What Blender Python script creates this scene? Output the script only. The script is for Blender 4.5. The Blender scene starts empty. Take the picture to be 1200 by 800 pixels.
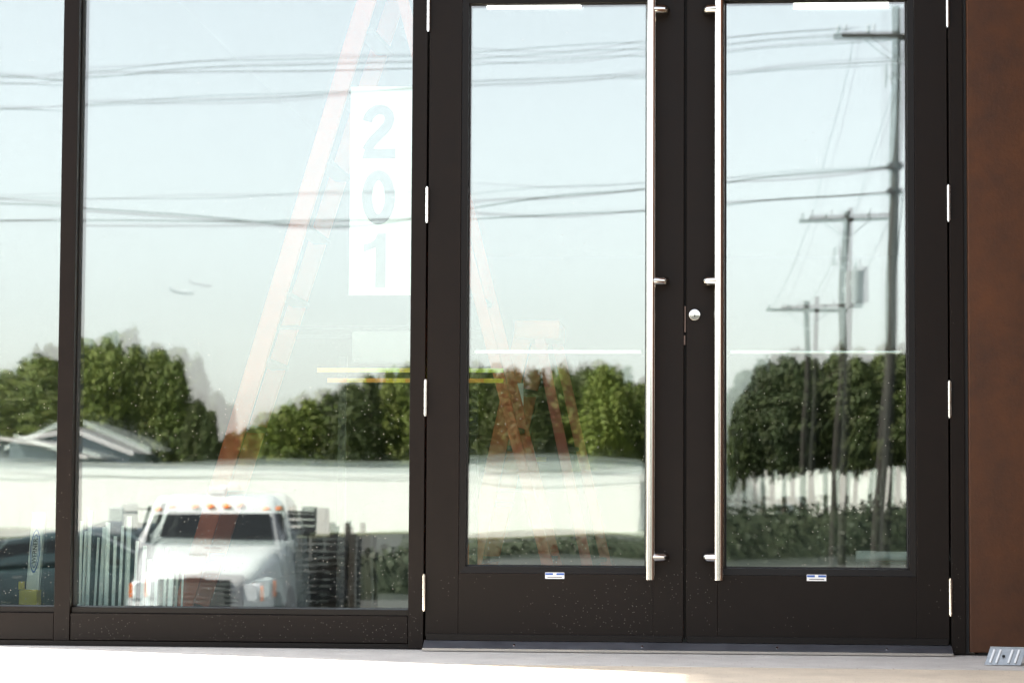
import bpy, bmesh, math, random
from math import sin, cos, pi, radians
from mathutils import Vector, Matrix, noise
random.seed(7)
S = bpy.context.scene
COL = S.collection

# ------------------------------------------------------------------ camera
FPX = 2833.0                       # focal length in photo pixels (85 mm on a 36 mm sensor, 1200 px wide)
CAM = Vector((0.023, -8.581, 0.576))
YAW, PITCH, ROLL = radians(-4.267), radians(3.453), radians(0.323)
fwd = Vector((sin(YAW)*cos(PITCH), cos(YAW)*cos(PITCH), sin(PITCH)))
r0 = Vector((cos(YAW), -sin(YAW), 0)); u0 = r0.cross(fwd)
rgt = cos(ROLL)*r0 + sin(ROLL)*u0
upv = -sin(ROLL)*r0 + cos(ROLL)*u0
cd = bpy.data.cameras.new('camera'); cam = bpy.data.objects.new('camera', cd); COL.objects.link(cam)
cd.sensor_width = 36.0; cd.lens = FPX*36/1200; cd.clip_start = 0.05; cd.clip_end = 30000
cam.matrix_world = Matrix(((rgt.x, upv.x, -fwd.x, CAM.x), (rgt.y, upv.y, -fwd.y, CAM.y), (rgt.z, upv.z, -fwd.z, CAM.z), (0, 0, 0, 1)))
cd.dof.use_dof = True; cd.dof.focus_distance = 8.6; cd.dof.aperture_fstop = 6.3
S.camera = cam

# ------------------------------------------------------------------ sky, sun, exposure
SUN_EL, SUN_TURN = radians(50), radians(20)       # the sun stands left of and a little behind the shop front
sund = Vector((-cos(SUN_TURN)*cos(SUN_EL), sin(SUN_TURN)*cos(SUN_EL), sin(SUN_EL)))
W = bpy.data.worlds.new('World'); S.world = W; W.use_nodes = True
nt = W.node_tree; bg = nt.nodes['Background']
sky = nt.nodes.new('ShaderNodeTexSky'); sky.sky_type = 'NISHITA'; sky.sun_disc = False
sky.sun_elevation = SUN_EL; sky.sun_rotation = math.atan2(sund.x, sund.y)
sky.air_density = 1.0; sky.dust_density = 1.4; sky.ozone_density = 1.2
hs_ = nt.nodes.new('ShaderNodeHueSaturation'); hs_.inputs['Saturation'].default_value = 0.31    # thin high haze pales the whole sky
nt.links.new(sky.outputs[0], hs_.inputs['Color']); nt.links.new(hs_.outputs[0], bg.inputs[0]); bg.inputs[1].default_value = 0.098
sl = bpy.data.lights.new('sun', 'SUN'); sl.energy = 5.0; sl.angle = radians(1.0); sl.color = (1.0, 0.95, 0.87)
so = bpy.data.objects.new('sun', sl); COL.objects.link(so)
so.rotation_euler = sund.to_track_quat('Z', 'Y').to_euler(); so.location = (-20, 10, 30)
S.view_settings.view_transform = 'Standard'; S.view_settings.look = 'None'
S.view_settings.exposure = 2.53; S.view_settings.gamma = 1.0
S.render.engine = 'CYCLES'
S.cycles.use_denoising = True
S.cycles.max_bounces = 10; S.cycles.transparent_max_bounces = 16; S.cycles.glossy_bounces = 5
S.cycles.sample_clamp_indirect = 6.0

def at(x, y, Y=0.0):
    """photo pixel -> point on the plane at depth Y (beyond the facade = reflected place or room)"""
    d = fwd + rgt*((x-600)/FPX) - upv*((y-400)/FPX)
    return CAM + d*((Y-CAM.y)/d.y)
def mir(x, y, D):
    """photo pixel seen in the glass -> the real point D metres in front of the facade"""
    p = at(x, y, D); return Vector((p.x, -D, p.z))

# ------------------------------------------------------------------ materials
MATS = {}
def nodes_of(m):
    m.use_nodes = True
    return m.node_tree.nodes, m.node_tree.links, m.node_tree.nodes['Principled BSDF']
def mat(name, col, rough=0.6, metal=0.0, var=0.0, vscale=6.0, bump=0.0, bscale=60.0, spec=0.5, speck=None, rvar=0.0, coat=0.0, emit=None):
    if name in MATS: return MATS[name]
    m = bpy.data.materials.new(name); n, l, b = nodes_of(m)
    b.inputs['Base Color'].default_value = (*col, 1); b.inputs['Roughness'].default_value = rough
    b.inputs['Metallic'].default_value = metal; b.inputs['Specular IOR Level'].default_value = spec
    b.inputs['Coat Weight'].default_value = coat; b.inputs['Coat Roughness'].default_value = 0.05
    tc = n.new('ShaderNodeTexCoord'); last = None
    if var or rvar:
        nz = n.new('ShaderNodeTexNoise'); nz.inputs['Scale'].default_value = vscale; nz.inputs['Detail'].default_value = 6
        nz.inputs['Roughness'].default_value = 0.65
        l.new(tc.outputs['Object'], nz.inputs['Vector'])
    if var:
        mr = n.new('ShaderNodeMapRange'); mr.inputs[1].default_value = 0.25; mr.inputs[2].default_value = 0.75
        mr.inputs[3].default_value = 1-var; mr.inputs[4].default_value = 1+var; l.new(nz.outputs[0], mr.inputs[0])
        vm = n.new('ShaderNodeVectorMath'); vm.operation = 'SCALE'; vm.inputs[0].default_value = col
        l.new(mr.outputs[0], vm.inputs['Scale']); last = vm.outputs[0]
    if rvar:
        m2 = n.new('ShaderNodeMapRange'); m2.inputs[1].default_value = 0.3; m2.inputs[2].default_value = 0.7
        m2.inputs[3].default_value = rough-rvar; m2.inputs[4].default_value = rough+rvar
        l.new(nz.outputs[0], m2.inputs[0]); l.new(m2.outputs[0], b.inputs['Roughness'])
    if speck:
        (sc, thr, scol, amount) = speck
        vo = n.new('ShaderNodeTexVoronoi'); vo.inputs['Scale'].default_value = sc
        l.new(tc.outputs['Object'], vo.inputs['Vector'])
        lt = n.new('ShaderNodeMath'); lt.operation = 'LESS_THAN'; lt.inputs[1].default_value = thr
        l.new(vo.outputs['Distance'], lt.inputs[0])
        sp = n.new('ShaderNodeSeparateColor'); l.new(vo.outputs['Color'], sp.inputs[0])
        pat = n.new('ShaderNodeTexNoise'); pat.inputs['Scale'].default_value = 2.3; pat.inputs['Detail'].default_value = 2
        l.new(tc.outputs['Object'], pat.inputs['Vector'])
        gp = n.new('ShaderNodeMath'); gp.operation = 'MULTIPLY'; l.new(sp.outputs[0], gp.inputs[0]); l.new(pat.outputs[0], gp.inputs[1])
        sz_ = n.new('ShaderNodeSeparateXYZ'); l.new(tc.outputs['Object'], sz_.inputs[0])
        dz_ = n.new('ShaderNodeMapRange'); dz_.inputs[1].default_value = 0.0; dz_.inputs[2].default_value = 1.1; dz_.inputs[3].default_value = 0.10; dz_.inputs[4].default_value = -0.14
        l.new(sz_.outputs[2], dz_.inputs[0]); ga = n.new('ShaderNodeMath'); ga.operation = 'ADD'; l.new(gp.outputs[0], ga.inputs[0]); l.new(dz_.outputs[0], ga.inputs[1])
        g2 = n.new('ShaderNodeMath'); g2.operation = 'GREATER_THAN'; g2.inputs[1].default_value = amount; l.new(ga.outputs[0], g2.inputs[0])
        mu = n.new('ShaderNodeMath'); mu.operation = 'MULTIPLY'; l.new(lt.outputs[0], mu.inputs[0]); l.new(g2.outputs[0], mu.inputs[1])
        mx = n.new('ShaderNodeMix'); mx.data_type = 'RGBA'; l.new(mu.outputs[0], mx.inputs['Factor'])
        mx.inputs[6].default_value = (*col, 1); mx.inputs[7].default_value = (*scol, 1)
        if last: l.new(last, mx.inputs[6])
        last = mx.outputs[2]
    if last: l.new(last, b.inputs['Base Color'])
    if bump:
        nb = n.new('ShaderNodeTexNoise'); nb.inputs['Scale'].default_value = bscale; nb.inputs['Detail'].default_value = 4
        l.new(tc.outputs['Object'], nb.inputs['Vector'])
        bp = n.new('ShaderNodeBump'); bp.inputs['Strength'].default_value = bump; bp.inputs['Distance'].default_value = 0.01
        l.new(nb.outputs[0], bp.inputs['Height']); l.new(bp.outputs[0], b.inputs['Normal'])
    if emit:
        b.inputs['Emission Color'].default_value = (*emit[0], 1); b.inputs['Emission Strength'].default_value = emit[1]
    MATS[name] = m; return m

def glass_mat(name, refl, rtint, ttint, dusty):
    m = bpy.data.materials.new(name); m.use_nodes = True; n, l = m.node_tree.nodes, m.node_tree.links
    for x in list(n): n.remove(x)
    out = n.new('ShaderNodeOutputMaterial')
    tr = n.new('ShaderNodeBsdfTransparent'); tr.inputs[0].default_value = (*ttint, 1)
    gl = n.new('ShaderNodeBsdfGlossy'); gl.inputs['Color'].default_value = (*rtint, 1); gl.inputs['Roughness'].default_value = 0.0
    lw = n.new('ShaderNodeLayerWeight'); lw.inputs[0].default_value = 0.5
    pw = n.new('ShaderNodeMath'); pw.operation = 'POWER'; pw.inputs[1].default_value = 5; l.new(lw.outputs['Facing'], pw.inputs[0])
    mr = n.new('ShaderNodeMapRange'); mr.inputs[3].default_value = refl; mr.inputs[4].default_value = 1.0; l.new(pw.outputs[0], mr.inputs[0])
    mx = n.new('ShaderNodeMixShader'); l.new(mr.outputs[0], mx.inputs[0]); l.new(tr.outputs[0], mx.inputs[1]); l.new(gl.outputs[0], mx.inputs[2])
    last = mx
    if dusty:
        tc = n.new('ShaderNodeTexCoord')
        vo = n.new('ShaderNodeTexVoronoi'); vo.inputs['Scale'].default_value = 75; l.new(tc.outputs['Object'], vo.inputs['Vector'])
        sp = n.new('ShaderNodeSeparateColor'); l.new(vo.outputs['Color'], sp.inputs[0])
        pat = n.new('ShaderNodeTexNoise'); pat.inputs['Scale'].default_value = 3.0; l.new(tc.outputs['Object'], pat.inputs['Vector'])
        # dust lies thicker towards the sill
        sx = n.new('ShaderNodeSeparateXYZ'); l.new(tc.outputs['Object'], sx.inputs[0])
        hz = n.new('ShaderNodeMapRange'); hz.inputs[1].default_value = 0.1; hz.inputs[2].default_value = 1.2; hz.inputs[3].default_value = 0.33; hz.inputs[4].default_value = -0.1
        l.new(sx.outputs[2], hz.inputs[0])
        a = n.new('ShaderNodeMath'); a.operation = 'MULTIPLY_ADD'; l.new(sp.outputs[0], a.inputs[0]); l.new(pat.outputs[0], a.inputs[1]); l.new(hz.outputs[0], a.inputs[2])
        g = n.new('ShaderNodeMath'); g.operation = 'GREATER_THAN'; g.inputs[1].default_value = 0.43; l.new(a.outputs[0], g.inputs[0])
        lt = n.new('ShaderNodeMath'); lt.operation = 'LESS_THAN'; lt.inputs[1].default_value = 0.105; l.new(vo.outputs['Distance'], lt.inputs[0])
        mu = n.new('ShaderNodeMath'); mu.operation = 'MULTIPLY'; l.new(g.outputs[0], mu.inputs[0]); l.new(lt.outputs[0], mu.inputs[1])
        m2 = n.new('ShaderNodeMath'); m2.operation = 'MULTIPLY'; m2.inputs[1].default_value = 0.75; l.new(mu.outputs[0], m2.inputs[0])
        df = n.new('ShaderNodeBsdfDiffuse'); df.inputs[0].default_value = (0.55, 0.53, 0.48, 1)
        m3 = n.new('ShaderNodeMixShader'); l.new(m2.outputs[0], m3.inputs[0]); l.new(mx.outputs[0], m3.inputs[1]); l.new(df.outputs[0], m3.inputs[2])
        last = m3
    l.new(last.outputs[0], out.inputs[0])
    MATS[name] = m; return m

BRONZE = mat('bronze_aluminium', (0.0090, 0.0060, 0.0046), 0.40, 0.0, 0.16, 9, 0.02, 40, 0.13, (150, 0.15, (0.24, 0.215, 0.18), 0.52), 0.05)
BEAD = mat('bronze_bead', (0.006, 0.0043, 0.0036), 0.36, 0, 0.12, 9, spec=0.18)
GASKET = mat('black_gasket', (0.010, 0.010, 0.010), 0.7)
STEEL = mat('brushed_stainless', (0.62, 0.60, 0.565), 0.13, 1.0)
ALU = mat('threshold_aluminium', (0.30, 0.31, 0.35), 0.38, 0.9, 0.12, 12, rvar=0.06)
BROWNM = mat('worn_latch_metal', (0.16, 0.11, 0.09), 0.5, 0.5)
RIB = mat('rib_glint', (0.80, 0.82, 0.82), 0.35, 0.2)  # near-white colour paints in the bright reflections on the bracket ribs
BARM = mat('polished_push_bar', (0.92, 0.92, 0.90), 0.22, 0.75)
GALV = mat('galvanised_steel', (0.42, 0.46, 0.48), 0.36, 0.9, 0.22, 45, rvar=0.08)
CORTEN = mat('rust_brown_steel', (0.062, 0.0210, 0.0058), 0.55, 0.0, 0.38, 7, 0.12, 90, 0.35, rvar=0.08)
G_OUT = glass_mat('coated_glass', 0.175, (1.0, 0.99, 0.965), (0.92, 0.97, 0.95), True)
G_IN = glass_mat('inner_glass', 0.25, (1.0, 0.99, 0.98), (0.93, 0.97, 0.96), False)
G_CLR = glass_mat('glass_edge', 0.03, (1, 1, 1), (0.97, 0.99, 0.98), False)

def concrete(name, col, dark):
    m = mat(name, col, 0.85, 0, 0.14, 5, 0.5, 220, 0.3, (95, 0.17, dark, 0.38)); return m
WALK = concrete('beige_concrete', (0.70, 0.60, 0.47), (0.27, 0.16, 0.12))
APRON = concrete('grey_concrete', (0.64, 0.605, 0.56), (0.26, 0.11, 0.10))
ASPHALT = mat('asphalt', (0.040, 0.043, 0.040), 0.9, 0, 0.35, 0.5, 0.3, 30, 0.25)
GRASS = mat('dry_grass', (0.075, 0.085, 0.035), 0.95, 0, 0.4, 0.4)
WHITEWALL = mat('white_cladding', (0.80, 0.80, 0.77), 0.6, 0, 0.04, 0.6)
FASCIA = mat('pale_grey_fascia', (0.72, 0.74, 0.72), 0.6, 0, 0.05, 0.6)
ROOFM = mat('pale_roof', (0.60, 0.61, 0.60), 0.7, 0, 0.08, 1)
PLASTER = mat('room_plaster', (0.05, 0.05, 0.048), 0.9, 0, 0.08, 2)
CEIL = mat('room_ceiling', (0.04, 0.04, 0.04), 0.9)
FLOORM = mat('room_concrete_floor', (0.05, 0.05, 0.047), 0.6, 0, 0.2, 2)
PAPER = mat('white_paper', (0.84, 0.84, 0.83), 0.7, 0, 0.02, 6)
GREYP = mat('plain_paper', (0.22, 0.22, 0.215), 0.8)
INK = mat('grey_ink', (0.035, 0.034, 0.033), 0.7)
ORANGE = mat('orange_fibreglass', (0.62, 0.12, 0.045), 0.5, 0, 0.22, 5)
BROWNF = mat('brown_fibreglass', (0.70, 0.17, 0.05), 0.5, 0, 0.2, 6)
WHITEF = mat('white_fibreglass', (0.88, 0.88, 0.83), 0.5, 0, 0.08, 14)
YELLOW = mat('yellow_plastic', (0.80, 0.58, 0.03), 0.5, 0, 0.15, 20)
LIMEP = mat('lime_paint', (0.62, 0.80, 0.05), 0.5)
ORANGEP = mat('orange_paint', (0.90, 0.36, 0.04), 0.5)
REDP = mat('red_paint', (0.72, 0.16, 0.12), 0.5)
BLUEINK = mat('blue_ink', (0.04, 0.12, 0.42), 0.6)
BLACKP = mat('black_paint', (0.012, 0.012, 0.013), 0.45)
ALUL = mat('ladder_aluminium', (0.55, 0.55, 0.55), 0.4, 1.0)
STEPM = mat('dull_grey_step', (0.09, 0.09, 0.09), 0.6)
PVC = mat('white_plastic_pipe', (0.90, 0.91, 0.88), 0.35, 0, 0.03, 8)
LAMP = mat('lamp_diffuser', (0.9, 0.9, 0.9), 0.5, emit=((1.0, 0.97, 0.90), 0.9))
FILL_LAMP = mat('added_tube_diffuser', (0.9, 0.9, 0.9), 0.5, emit=((1.0, 0.96, 0.88), 1.0))  # glow of the unseen tubes added to light the ladders
TRUCKW = mat('white_truck_paint', (0.37, 0.385, 0.39), 0.35, 0, 0.03, 2, coat=0.3)
CARTEAL = mat('dark_teal_car_paint', (0.010, 0.024, 0.027), 0.3, 0.0, coat=0.25)
CARGLASS = mat('dark_vehicle_glass', (0.008, 0.009, 0.010), 0.12, 0, spec=0.25)
TYRE = mat('tyre_rubber', (0.015, 0.015, 0.015), 0.85)
CHROME = mat('chrome', (0.75, 0.75, 0.75), 0.15, 1.0)
AMBER = mat('amber_lens', (0.85, 0.20, 0.02), 0.3)
REDL = mat('red_lens', (0.45, 0.03, 0.02), 0.3)
LENS = mat('clear_lens', (0.75, 0.78, 0.80), 0.1, 0.2)
WOODP = mat('weathered_pole_wood', (0.022, 0.020, 0.016), 0.9, 0, 0.25, 3)
WIRE = mat('black_cable', (0.02, 0.02, 0.02), 0.7)
TANK = mat('transformer_grey', (0.30, 0.33, 0.34), 0.5, 0.2)
BARK = mat('bark', (0.055, 0.042, 0.030), 0.95, 0, 0.3, 3)
DARKWOOD = mat('dark_pallet_wood', (0.040, 0.034, 0.026), 0.9, 0, 0.4, 4)
DARKCRATE = mat('black_crate_plastic', (0.018, 0.018, 0.018), 0.6, 0, 0.3, 6)
SIDING = mat('blue_grey_siding', (0.24, 0.28, 0.30), 0.8, 0, 0.08, 2)
SHINGLE = mat('grey_shingle', (0.16, 0.16, 0.16), 0.9, 0, 0.2, 3)
TRIMW = mat('white_trim', (0.78, 0.78, 0.76), 0.6)
PLANE = mat('aircraft_skin', (0.30, 0.33, 0.36), 0.5, 0.0)

def leaf_mat(name, c1, c2):
    m = bpy.data.materials.new(name); n, l, b = nodes_of(m)
    oi = n.new('ShaderNodeObjectInfo'); tc = n.new('ShaderNodeTexCoord'); nz = n.new('ShaderNodeTexNoise'); nz.inputs['Scale'].default_value = 0.9
    nz.inputs['Detail'].default_value = 3
    l.new(tc.outputs['Object'], nz.inputs['Vector'])
    ad = n.new('ShaderNodeMath'); ad.operation = 'MULTIPLY_ADD'; ad.inputs[1].default_value = 0.35; l.new(oi.outputs['Random'], ad.inputs[0]); l.new(nz.outputs[0], ad.inputs[2])
    cr = n.new('ShaderNodeValToRGB'); cr.color_ramp.elements[0].position = 0.42; cr.color_ramp.elements[0].color = (*c1, 1)
    cr.color_ramp.elements[1].position = 0.95; cr.color_ramp.elements[1].color = (*c2, 1); l.new(ad.outputs[0], cr.inputs[0])
    l.new(cr.outputs[0], b.inputs['Base Color']); b.inputs['Roughness'].default_value = 0.6; b.inputs['Specular IOR Level'].default_value = 0.25
    b.inputs['Transmission Weight'].default_value = 0.0
    MATS[name] = m; return m
LEAF = leaf_mat('green_leaves', (0.056, 0.078, 0.011), (0.120, 0.150, 0.023))
LEAFH = leaf_mat('hedge_leaves', (0.016, 0.024, 0.012), (0.036, 0.046, 0.022))
LEAFD = leaf_mat('dark_green_leaves', (0.018, 0.028, 0.007), (0.054, 0.070, 0.015))

# ------------------------------------------------------------------ mesh building
class MB:
    def __init__(s): s.v = []; s.f = []
    def add(s, vs, fs):
        o = len(s.v); s.v += [tuple(v) for v in vs]; s.f += [tuple(i+o for i in f) for f in fs]; return s
    def box(s, x0, x1, y0, y1, z0, z1):
        return s.add([(x0,y0,z0),(x1,y0,z0),(x1,y1,z0),(x0,y1,z0),(x0,y0,z1),(x1,y0,z1),(x1,y1,z1),(x0,y1,z1)],
                     [(0,3,2,1),(4,5,6,7),(0,1,5,4),(1,2,6,5),(2,3,7,6),(3,0,4,7)])
    def cyl(s, a, b, ra, rb=None, n=12, caps=True):
        a, b = Vector(a), Vector(b); rb = ra if rb is None else rb
        d = (b-a).normalized(); t = Vector((0,0,1)) if abs(d.z) < .9 else Vector((1,0,0)); p = d.cross(t).normalized(); q = d.cross(p)
        vs = [a+(p*cos(2*pi*i/n)+q*sin(2*pi*i/n))*ra for i in range(n)]+[b+(p*cos(2*pi*i/n)+q*sin(2*pi*i/n))*rb for i in range(n)]
        fs = [(i, i+n, (i+1)%n+n, (i+1)%n) for i in range(n)]
        if caps: fs += [tuple(range(n)), tuple(range(2*n-1, n-1, -1))]
        return s.add(vs, fs)
    def tube(s, pts, rad, n=8):
        pts = [Vector(p) for p in pts]; rads = rad if isinstance(rad, (list, tuple)) else [rad]*len(pts); rings = []
        for i, p in enumerate(pts):
            d = (pts[min(i+1, len(pts)-1)]-pts[max(i-1, 0)]).normalized()
            t = Vector((0,0,1)) if abs(d.z) < .9 else Vector((1,0,0)); a = d.cross(t).normalized(); b = d.cross(a)
            rings.append([p+(a*cos(2*pi*k/n)+b*sin(2*pi*k/n))*rads[i] for k in range(n)])
        return s.loft(rings)
    def loft(s, rings, caps=True):
        n = len(rings[0]); vs = [v for r in rings for v in r]; fs = []
        for i in range(len(rings)-1):
            for k in range(n): fs.append((i*n+k, i*n+(k+1)%n, (i+1)*n+(k+1)%n, (i+1)*n+k))
        if caps: fs += [tuple(range(n-1, -1, -1)), tuple(range((len(rings)-1)*n, len(rings)*n))]
        return s.add(vs, fs)
    def slab(s, pts, off):
        """closed polygon pushed through by vector off"""
        off = Vector(off); n = len(pts); vs = [Vector(p) for p in pts]+[Vector(p)+off for p in pts]
        return s.add(vs, [tuple(range(n)), tuple(range(2*n-1, n-1, -1))]+[(i, i+n, (i+1)%n+n, (i+1)%n) for i in range(n)])
    def bar(s, a, b, w, t, side=(0,1,0)):
        """rectangular bar a->b, w across in-plane, t along side"""
        a, b = Vector(a), Vector(b); d = (b-a).normalized(); sd = Vector(side); sd = (sd-d*sd.dot(d)).normalized(); q = d.cross(sd)
        r = lambda p: [p+q*w/2+sd*t/2, p-q*w/2+sd*t/2, p-q*w/2-sd*t/2, p+q*w/2-sd*t/2]
        return s.loft([r(a), r(b)])
    def mesh(s, name, smooth=False):
        me = bpy.data.meshes.new(name); me.from_pydata(s.v, [], s.f)
        bm = bmesh.new(); bm.from_mesh(me); bmesh.ops.recalc_face_normals(bm, faces=bm.faces); bm.to_mesh(me); bm.free()
        if smooth:
            for p in me.polygons: p.use_smooth = True
        return me
    def build(s, name, m, parent=None, smooth=False, bevel=0, seg=2):
        me = s.mesh(name, smooth); me.materials.append(m)
        return link(name, me, parent, bevel, seg, smooth)
def link(name, me, parent=None, bevel=0, seg=2, smooth=False):
    o = bpy.data.objects.new(name, me); COL.objects.link(o)
    if parent is not None: o.parent = parent
    if bevel:
        b = o.modifiers.new('bevel', 'BEVEL'); b.width = bevel; b.segments = seg; b.limit_method = 'ANGLE'; b.angle_limit = radians(40)
    if smooth and not bevel:
        try:
            o.data.set_sharp_from_angle(angle=radians(45))
        except Exception: pass
    return o
def tag(o, label=None, cat=None, group=None, kind=None):
    if label: o['label'] = label
    if cat: o['category'] = cat
    if group: o['group'] = group
    if kind: o['kind'] = kind
    return o
def thing(name, label, cat, loc=(0,0,0), rz=0, group=None):
    o = bpy.data.objects.new(name, None); COL.objects.link(o); o.location = loc; o.rotation_euler = (0,0,rz); o.empty_display_size = .2
    return tag(o, label, cat, group)
def clone(o, parent=None):
    c = o.copy(); COL.objects.link(c); c.parent = parent
    for ch in o.children: clone(ch, c)
    return c

# ================================================================== THE SETTING
LOT = -1.85
m = MB()
m.box(-16, 16, -0.66, 0.30, -0.30, 0.0); o = m.build('door_apron', APRON); tag(o, kind='structure')
o['kind'] = 'structure'; o.name = 'pavement_strip'
# pavement slabs, jointed
pv = MB(); pv.box(-16, 16, -2.62, -0.668, -0.32, -0.03); pave = pv.build('pavement', WALK); tag(pave, kind='structure')
for i in range(9):
    x0 = -16.84+3.6*i
    MB().box(x0+.006, x0+3.594, -2.60, -0.672, -0.05, 0.0).build('slab', WALK, pave, bevel=.006)
# drive slopes down to the lot, then flat to the horizon
m = MB()
prof = [(-2.62, -.16), (-5, -.36), (-9, -.93), (-14, -1.60), (-18, LOT), (-60, LOT), (-120, LOT), (-400, LOT), (-2500, LOT-2), (-9000, LOT-30)]
vs = []; fs = []
for y, z in prof:
    k = 60 if y > -100 else (400 if y > -500 else 9000)
    for x in (-k, -k/3, 0, k/3, k): vs.append((x, y, z))
for i in range(len(prof)-1):
    for j in range(4): fs.append((i*5+j, i*5+j+1, (i+1)*5+j+1, (i+1)*5+j))
m.add(vs, fs); g = m.build('parking_lot', ASPHALT); tag(g, kind='structure')
# ground either side of and behind the shop
m = MB(); m.box(-9000, 9000, -0.5, 9000, -3.2, -0.34); tag(m.build('ground', GRASS), kind='structure')
# weedy verge in front of the far buildings
m = MB(); m.add([(-60,-112,LOT+.02),(60,-112,LOT+.02),(120,-170,LOT+.05),(-120,-170,LOT+.05)], [(0,1,2,3)]); tag(m.build('grass_verge', GRASS), kind='structure')

# ------------------------------------------------------------------ the shop itself (shell and room)
BX0, BX1, BD = -2.72, 7.0, 17.0
shop = thing('shop_building', 'low brown steel-clad shop building that holds the glazed entrance', 'building')
H1 = 3.45
MB().box(BX0, BX0+.12, 0.02, BD, 0.0, H1).build('side_wall', CORTEN, shop)
MB().box(BX1-.12, BX1, 0.02, BD, 0.0, H1).build('side_wall', CORTEN, shop)
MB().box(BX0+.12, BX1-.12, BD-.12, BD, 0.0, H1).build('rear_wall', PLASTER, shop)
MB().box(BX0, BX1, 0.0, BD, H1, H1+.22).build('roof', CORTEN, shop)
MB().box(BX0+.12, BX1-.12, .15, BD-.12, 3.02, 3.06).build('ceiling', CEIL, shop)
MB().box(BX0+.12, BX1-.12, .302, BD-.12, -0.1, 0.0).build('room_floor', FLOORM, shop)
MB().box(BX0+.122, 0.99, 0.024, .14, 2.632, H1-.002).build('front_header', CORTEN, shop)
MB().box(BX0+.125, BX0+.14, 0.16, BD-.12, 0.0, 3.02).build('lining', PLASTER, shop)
# unseen overhang added to shade the right-hand paving
MB().box(-2.22, BX1, -0.80, -0.01, 3.12, 3.24).build('added_canopy', CORTEN, shop)
for k in range(6):                                  # slats added at its end so the shadow edge fades gradually
    x = -2.265-.075*k; MB().box(x-.058+.009*k, x, -0.80, -0.01, 3.16, 3.20).build('added_louvre', CORTEN, shop)
MB().box(-2.72, -2.222, -0.83, -0.801, 3.12, 3.24).build('added_louvre_rail', CORTEN, shop)  # rail of the added slats
MB().box(BX0, BX1, 0.0, 6.0, H1+.22, 4.25).build('parapet', CORTEN, shop)
# rust-brown panels beside the doors
pan = thing('steel_wall', 'rust-brown weathered steel wall panel beside the right-hand door jamb', 'wall', (0.991, 0, 0))
def panel(x0, x1, z0, z1):
    o = MB().box(x0, x1, -0.012, 0.02, z0, z1).build('panel', CORTEN, pan, bevel=.003); o.location.x = 0; return o
panel(0.0, 1.21, 0.012, 3.1)
panel(1.214, 2.40, 0.012, 3.1)
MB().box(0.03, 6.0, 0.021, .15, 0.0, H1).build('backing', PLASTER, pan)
wing = thing('added_wing_wall', 'added rust-brown steel wing wall out of view that darkens the right of the shop front', 'wall', (1.37, -0.02, 0))  # unseen wall added to keep light off the right-hand frames and panel
for k in range(2):
    MB().box(-.06, .06, -.014-1.0*(k+1)+.004, -.014-1.0*k, .0, 3.11).build('panel', CORTEN, wing, bevel=.003)

# ================================================================== GLAZING
def pane(name, x0, x1, z0, z1, Y, m, parent, tilt=(0, 0), pillow=0.0, twist=0.0, wave=0.0, seed=0, thick=.006):
    """a sheet of float glass: its outer face bows and waves by fractions of a millimetre"""
    NX, NZ = 36, 60; vs = []; fs = []; xc, zc = (x0+x1)/2, (z0+z1)/2; hx, hz = (x1-x0)/2, (z1-z0)/2
    for j in range(NZ+1):
        for i in range(NX+1):
            x = x0+(x1-x0)*i/NX; z = z0+(z1-z0)*j/NZ; a = (x-xc)/hx; b = (z-zc)/hz
            d = tilt[0]*(x-xc)+tilt[1]*(z-zc)+pillow*(1-a*a)*(1-b*b)+twist*(x-xc)*(z-zc)
            d += wave*noise.noise(Vector((x*1.6+seed*9.1, z*2.6, seed)))*.35+wave*.4*noise.noise(Vector((x*.7+seed*3.3, z*5.5, seed+4)))*.18
            vs.append((x, Y+d, z))
    for j in range(NZ):
        for i in range(NX):
            k = j*(NX+1)+i; fs.append((k, k+1, k+NX+2, k+NX+1))
    nf = len(fs); base = len(vs)
    vs += [(x0, Y+thick+.004, z0), (x1, Y+thick+.004, z0), (x1, Y+thick+.004, z1), (x0, Y+thick+.004, z1)]
    fs.append((base+3, base+2, base+1, base))
    me = bpy.data.meshes.new(name); me.from_pydata(vs, [], fs); me.materials.append(m); me.materials.append(G_CLR)
    for i, p in enumerate(me.polygons):
        p.use_smooth = i < nf; p.material_index = 0 if i < nf else 1
    return link(name, me, parent)

# ---- fixed shop window at the left: mullion, jamb, sill, two panes
win = thing('shop_window', 'dark bronze shop window with two tall panes left of the doors', 'window', (0, 0, 0))
MB().box(-2.262, -2.205, 0.0, .115, 0.020, 2.56).build('mullion', BRONZE, win, bevel=.002)
MB().box(-2.620, -2.562, 0.0, .115, 0.020, 2.56).build('mullion', BRONZE, win, bevel=.002)
MB().box(-0.982, -0.928, 0.0, .115, 0.004, 2.56).build('jamb', BRONZE, win, bevel=.002)
MB().box(-2.62, -0.928, 0.0, .115, 2.562, 2.63).build('head', BRONZE, win, bevel=.002)
for a, b in ((-2.560, -2.264), (-2.203, -0.984)):
    MB().box(a, b, .004, .112, 0.022, 0.118).build('sill_rail', BRONZE, win, bevel=.002)
    MB().add([(a,.020,.1185),(b,.020,.1185),(b,.020,.139),(a,.020,.139),(a,.051,.1185),(b,.051,.1185),(b,.051,.1435),(a,.051,.1435)],
             [(0,1,2,3),(3,2,6,7),(7,6,5,4),(0,3,7,4),(1,5,6,2),(0,4,5,1)]).build('glazing_stop', BEAD, win, bevel=.001)
    for xx in (a, b):
        s = 1 if xx == a else -1
        MB().box(min(xx, xx+s*.003), max(xx, xx+s*.003), .040, .110, .146, 2.56).build('gasket', GASKET, win)
MB().box(-2.62, -0.928, 0.010, .115, 0.003, 0.019).build('sill_flashing', BEAD, win)
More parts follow.
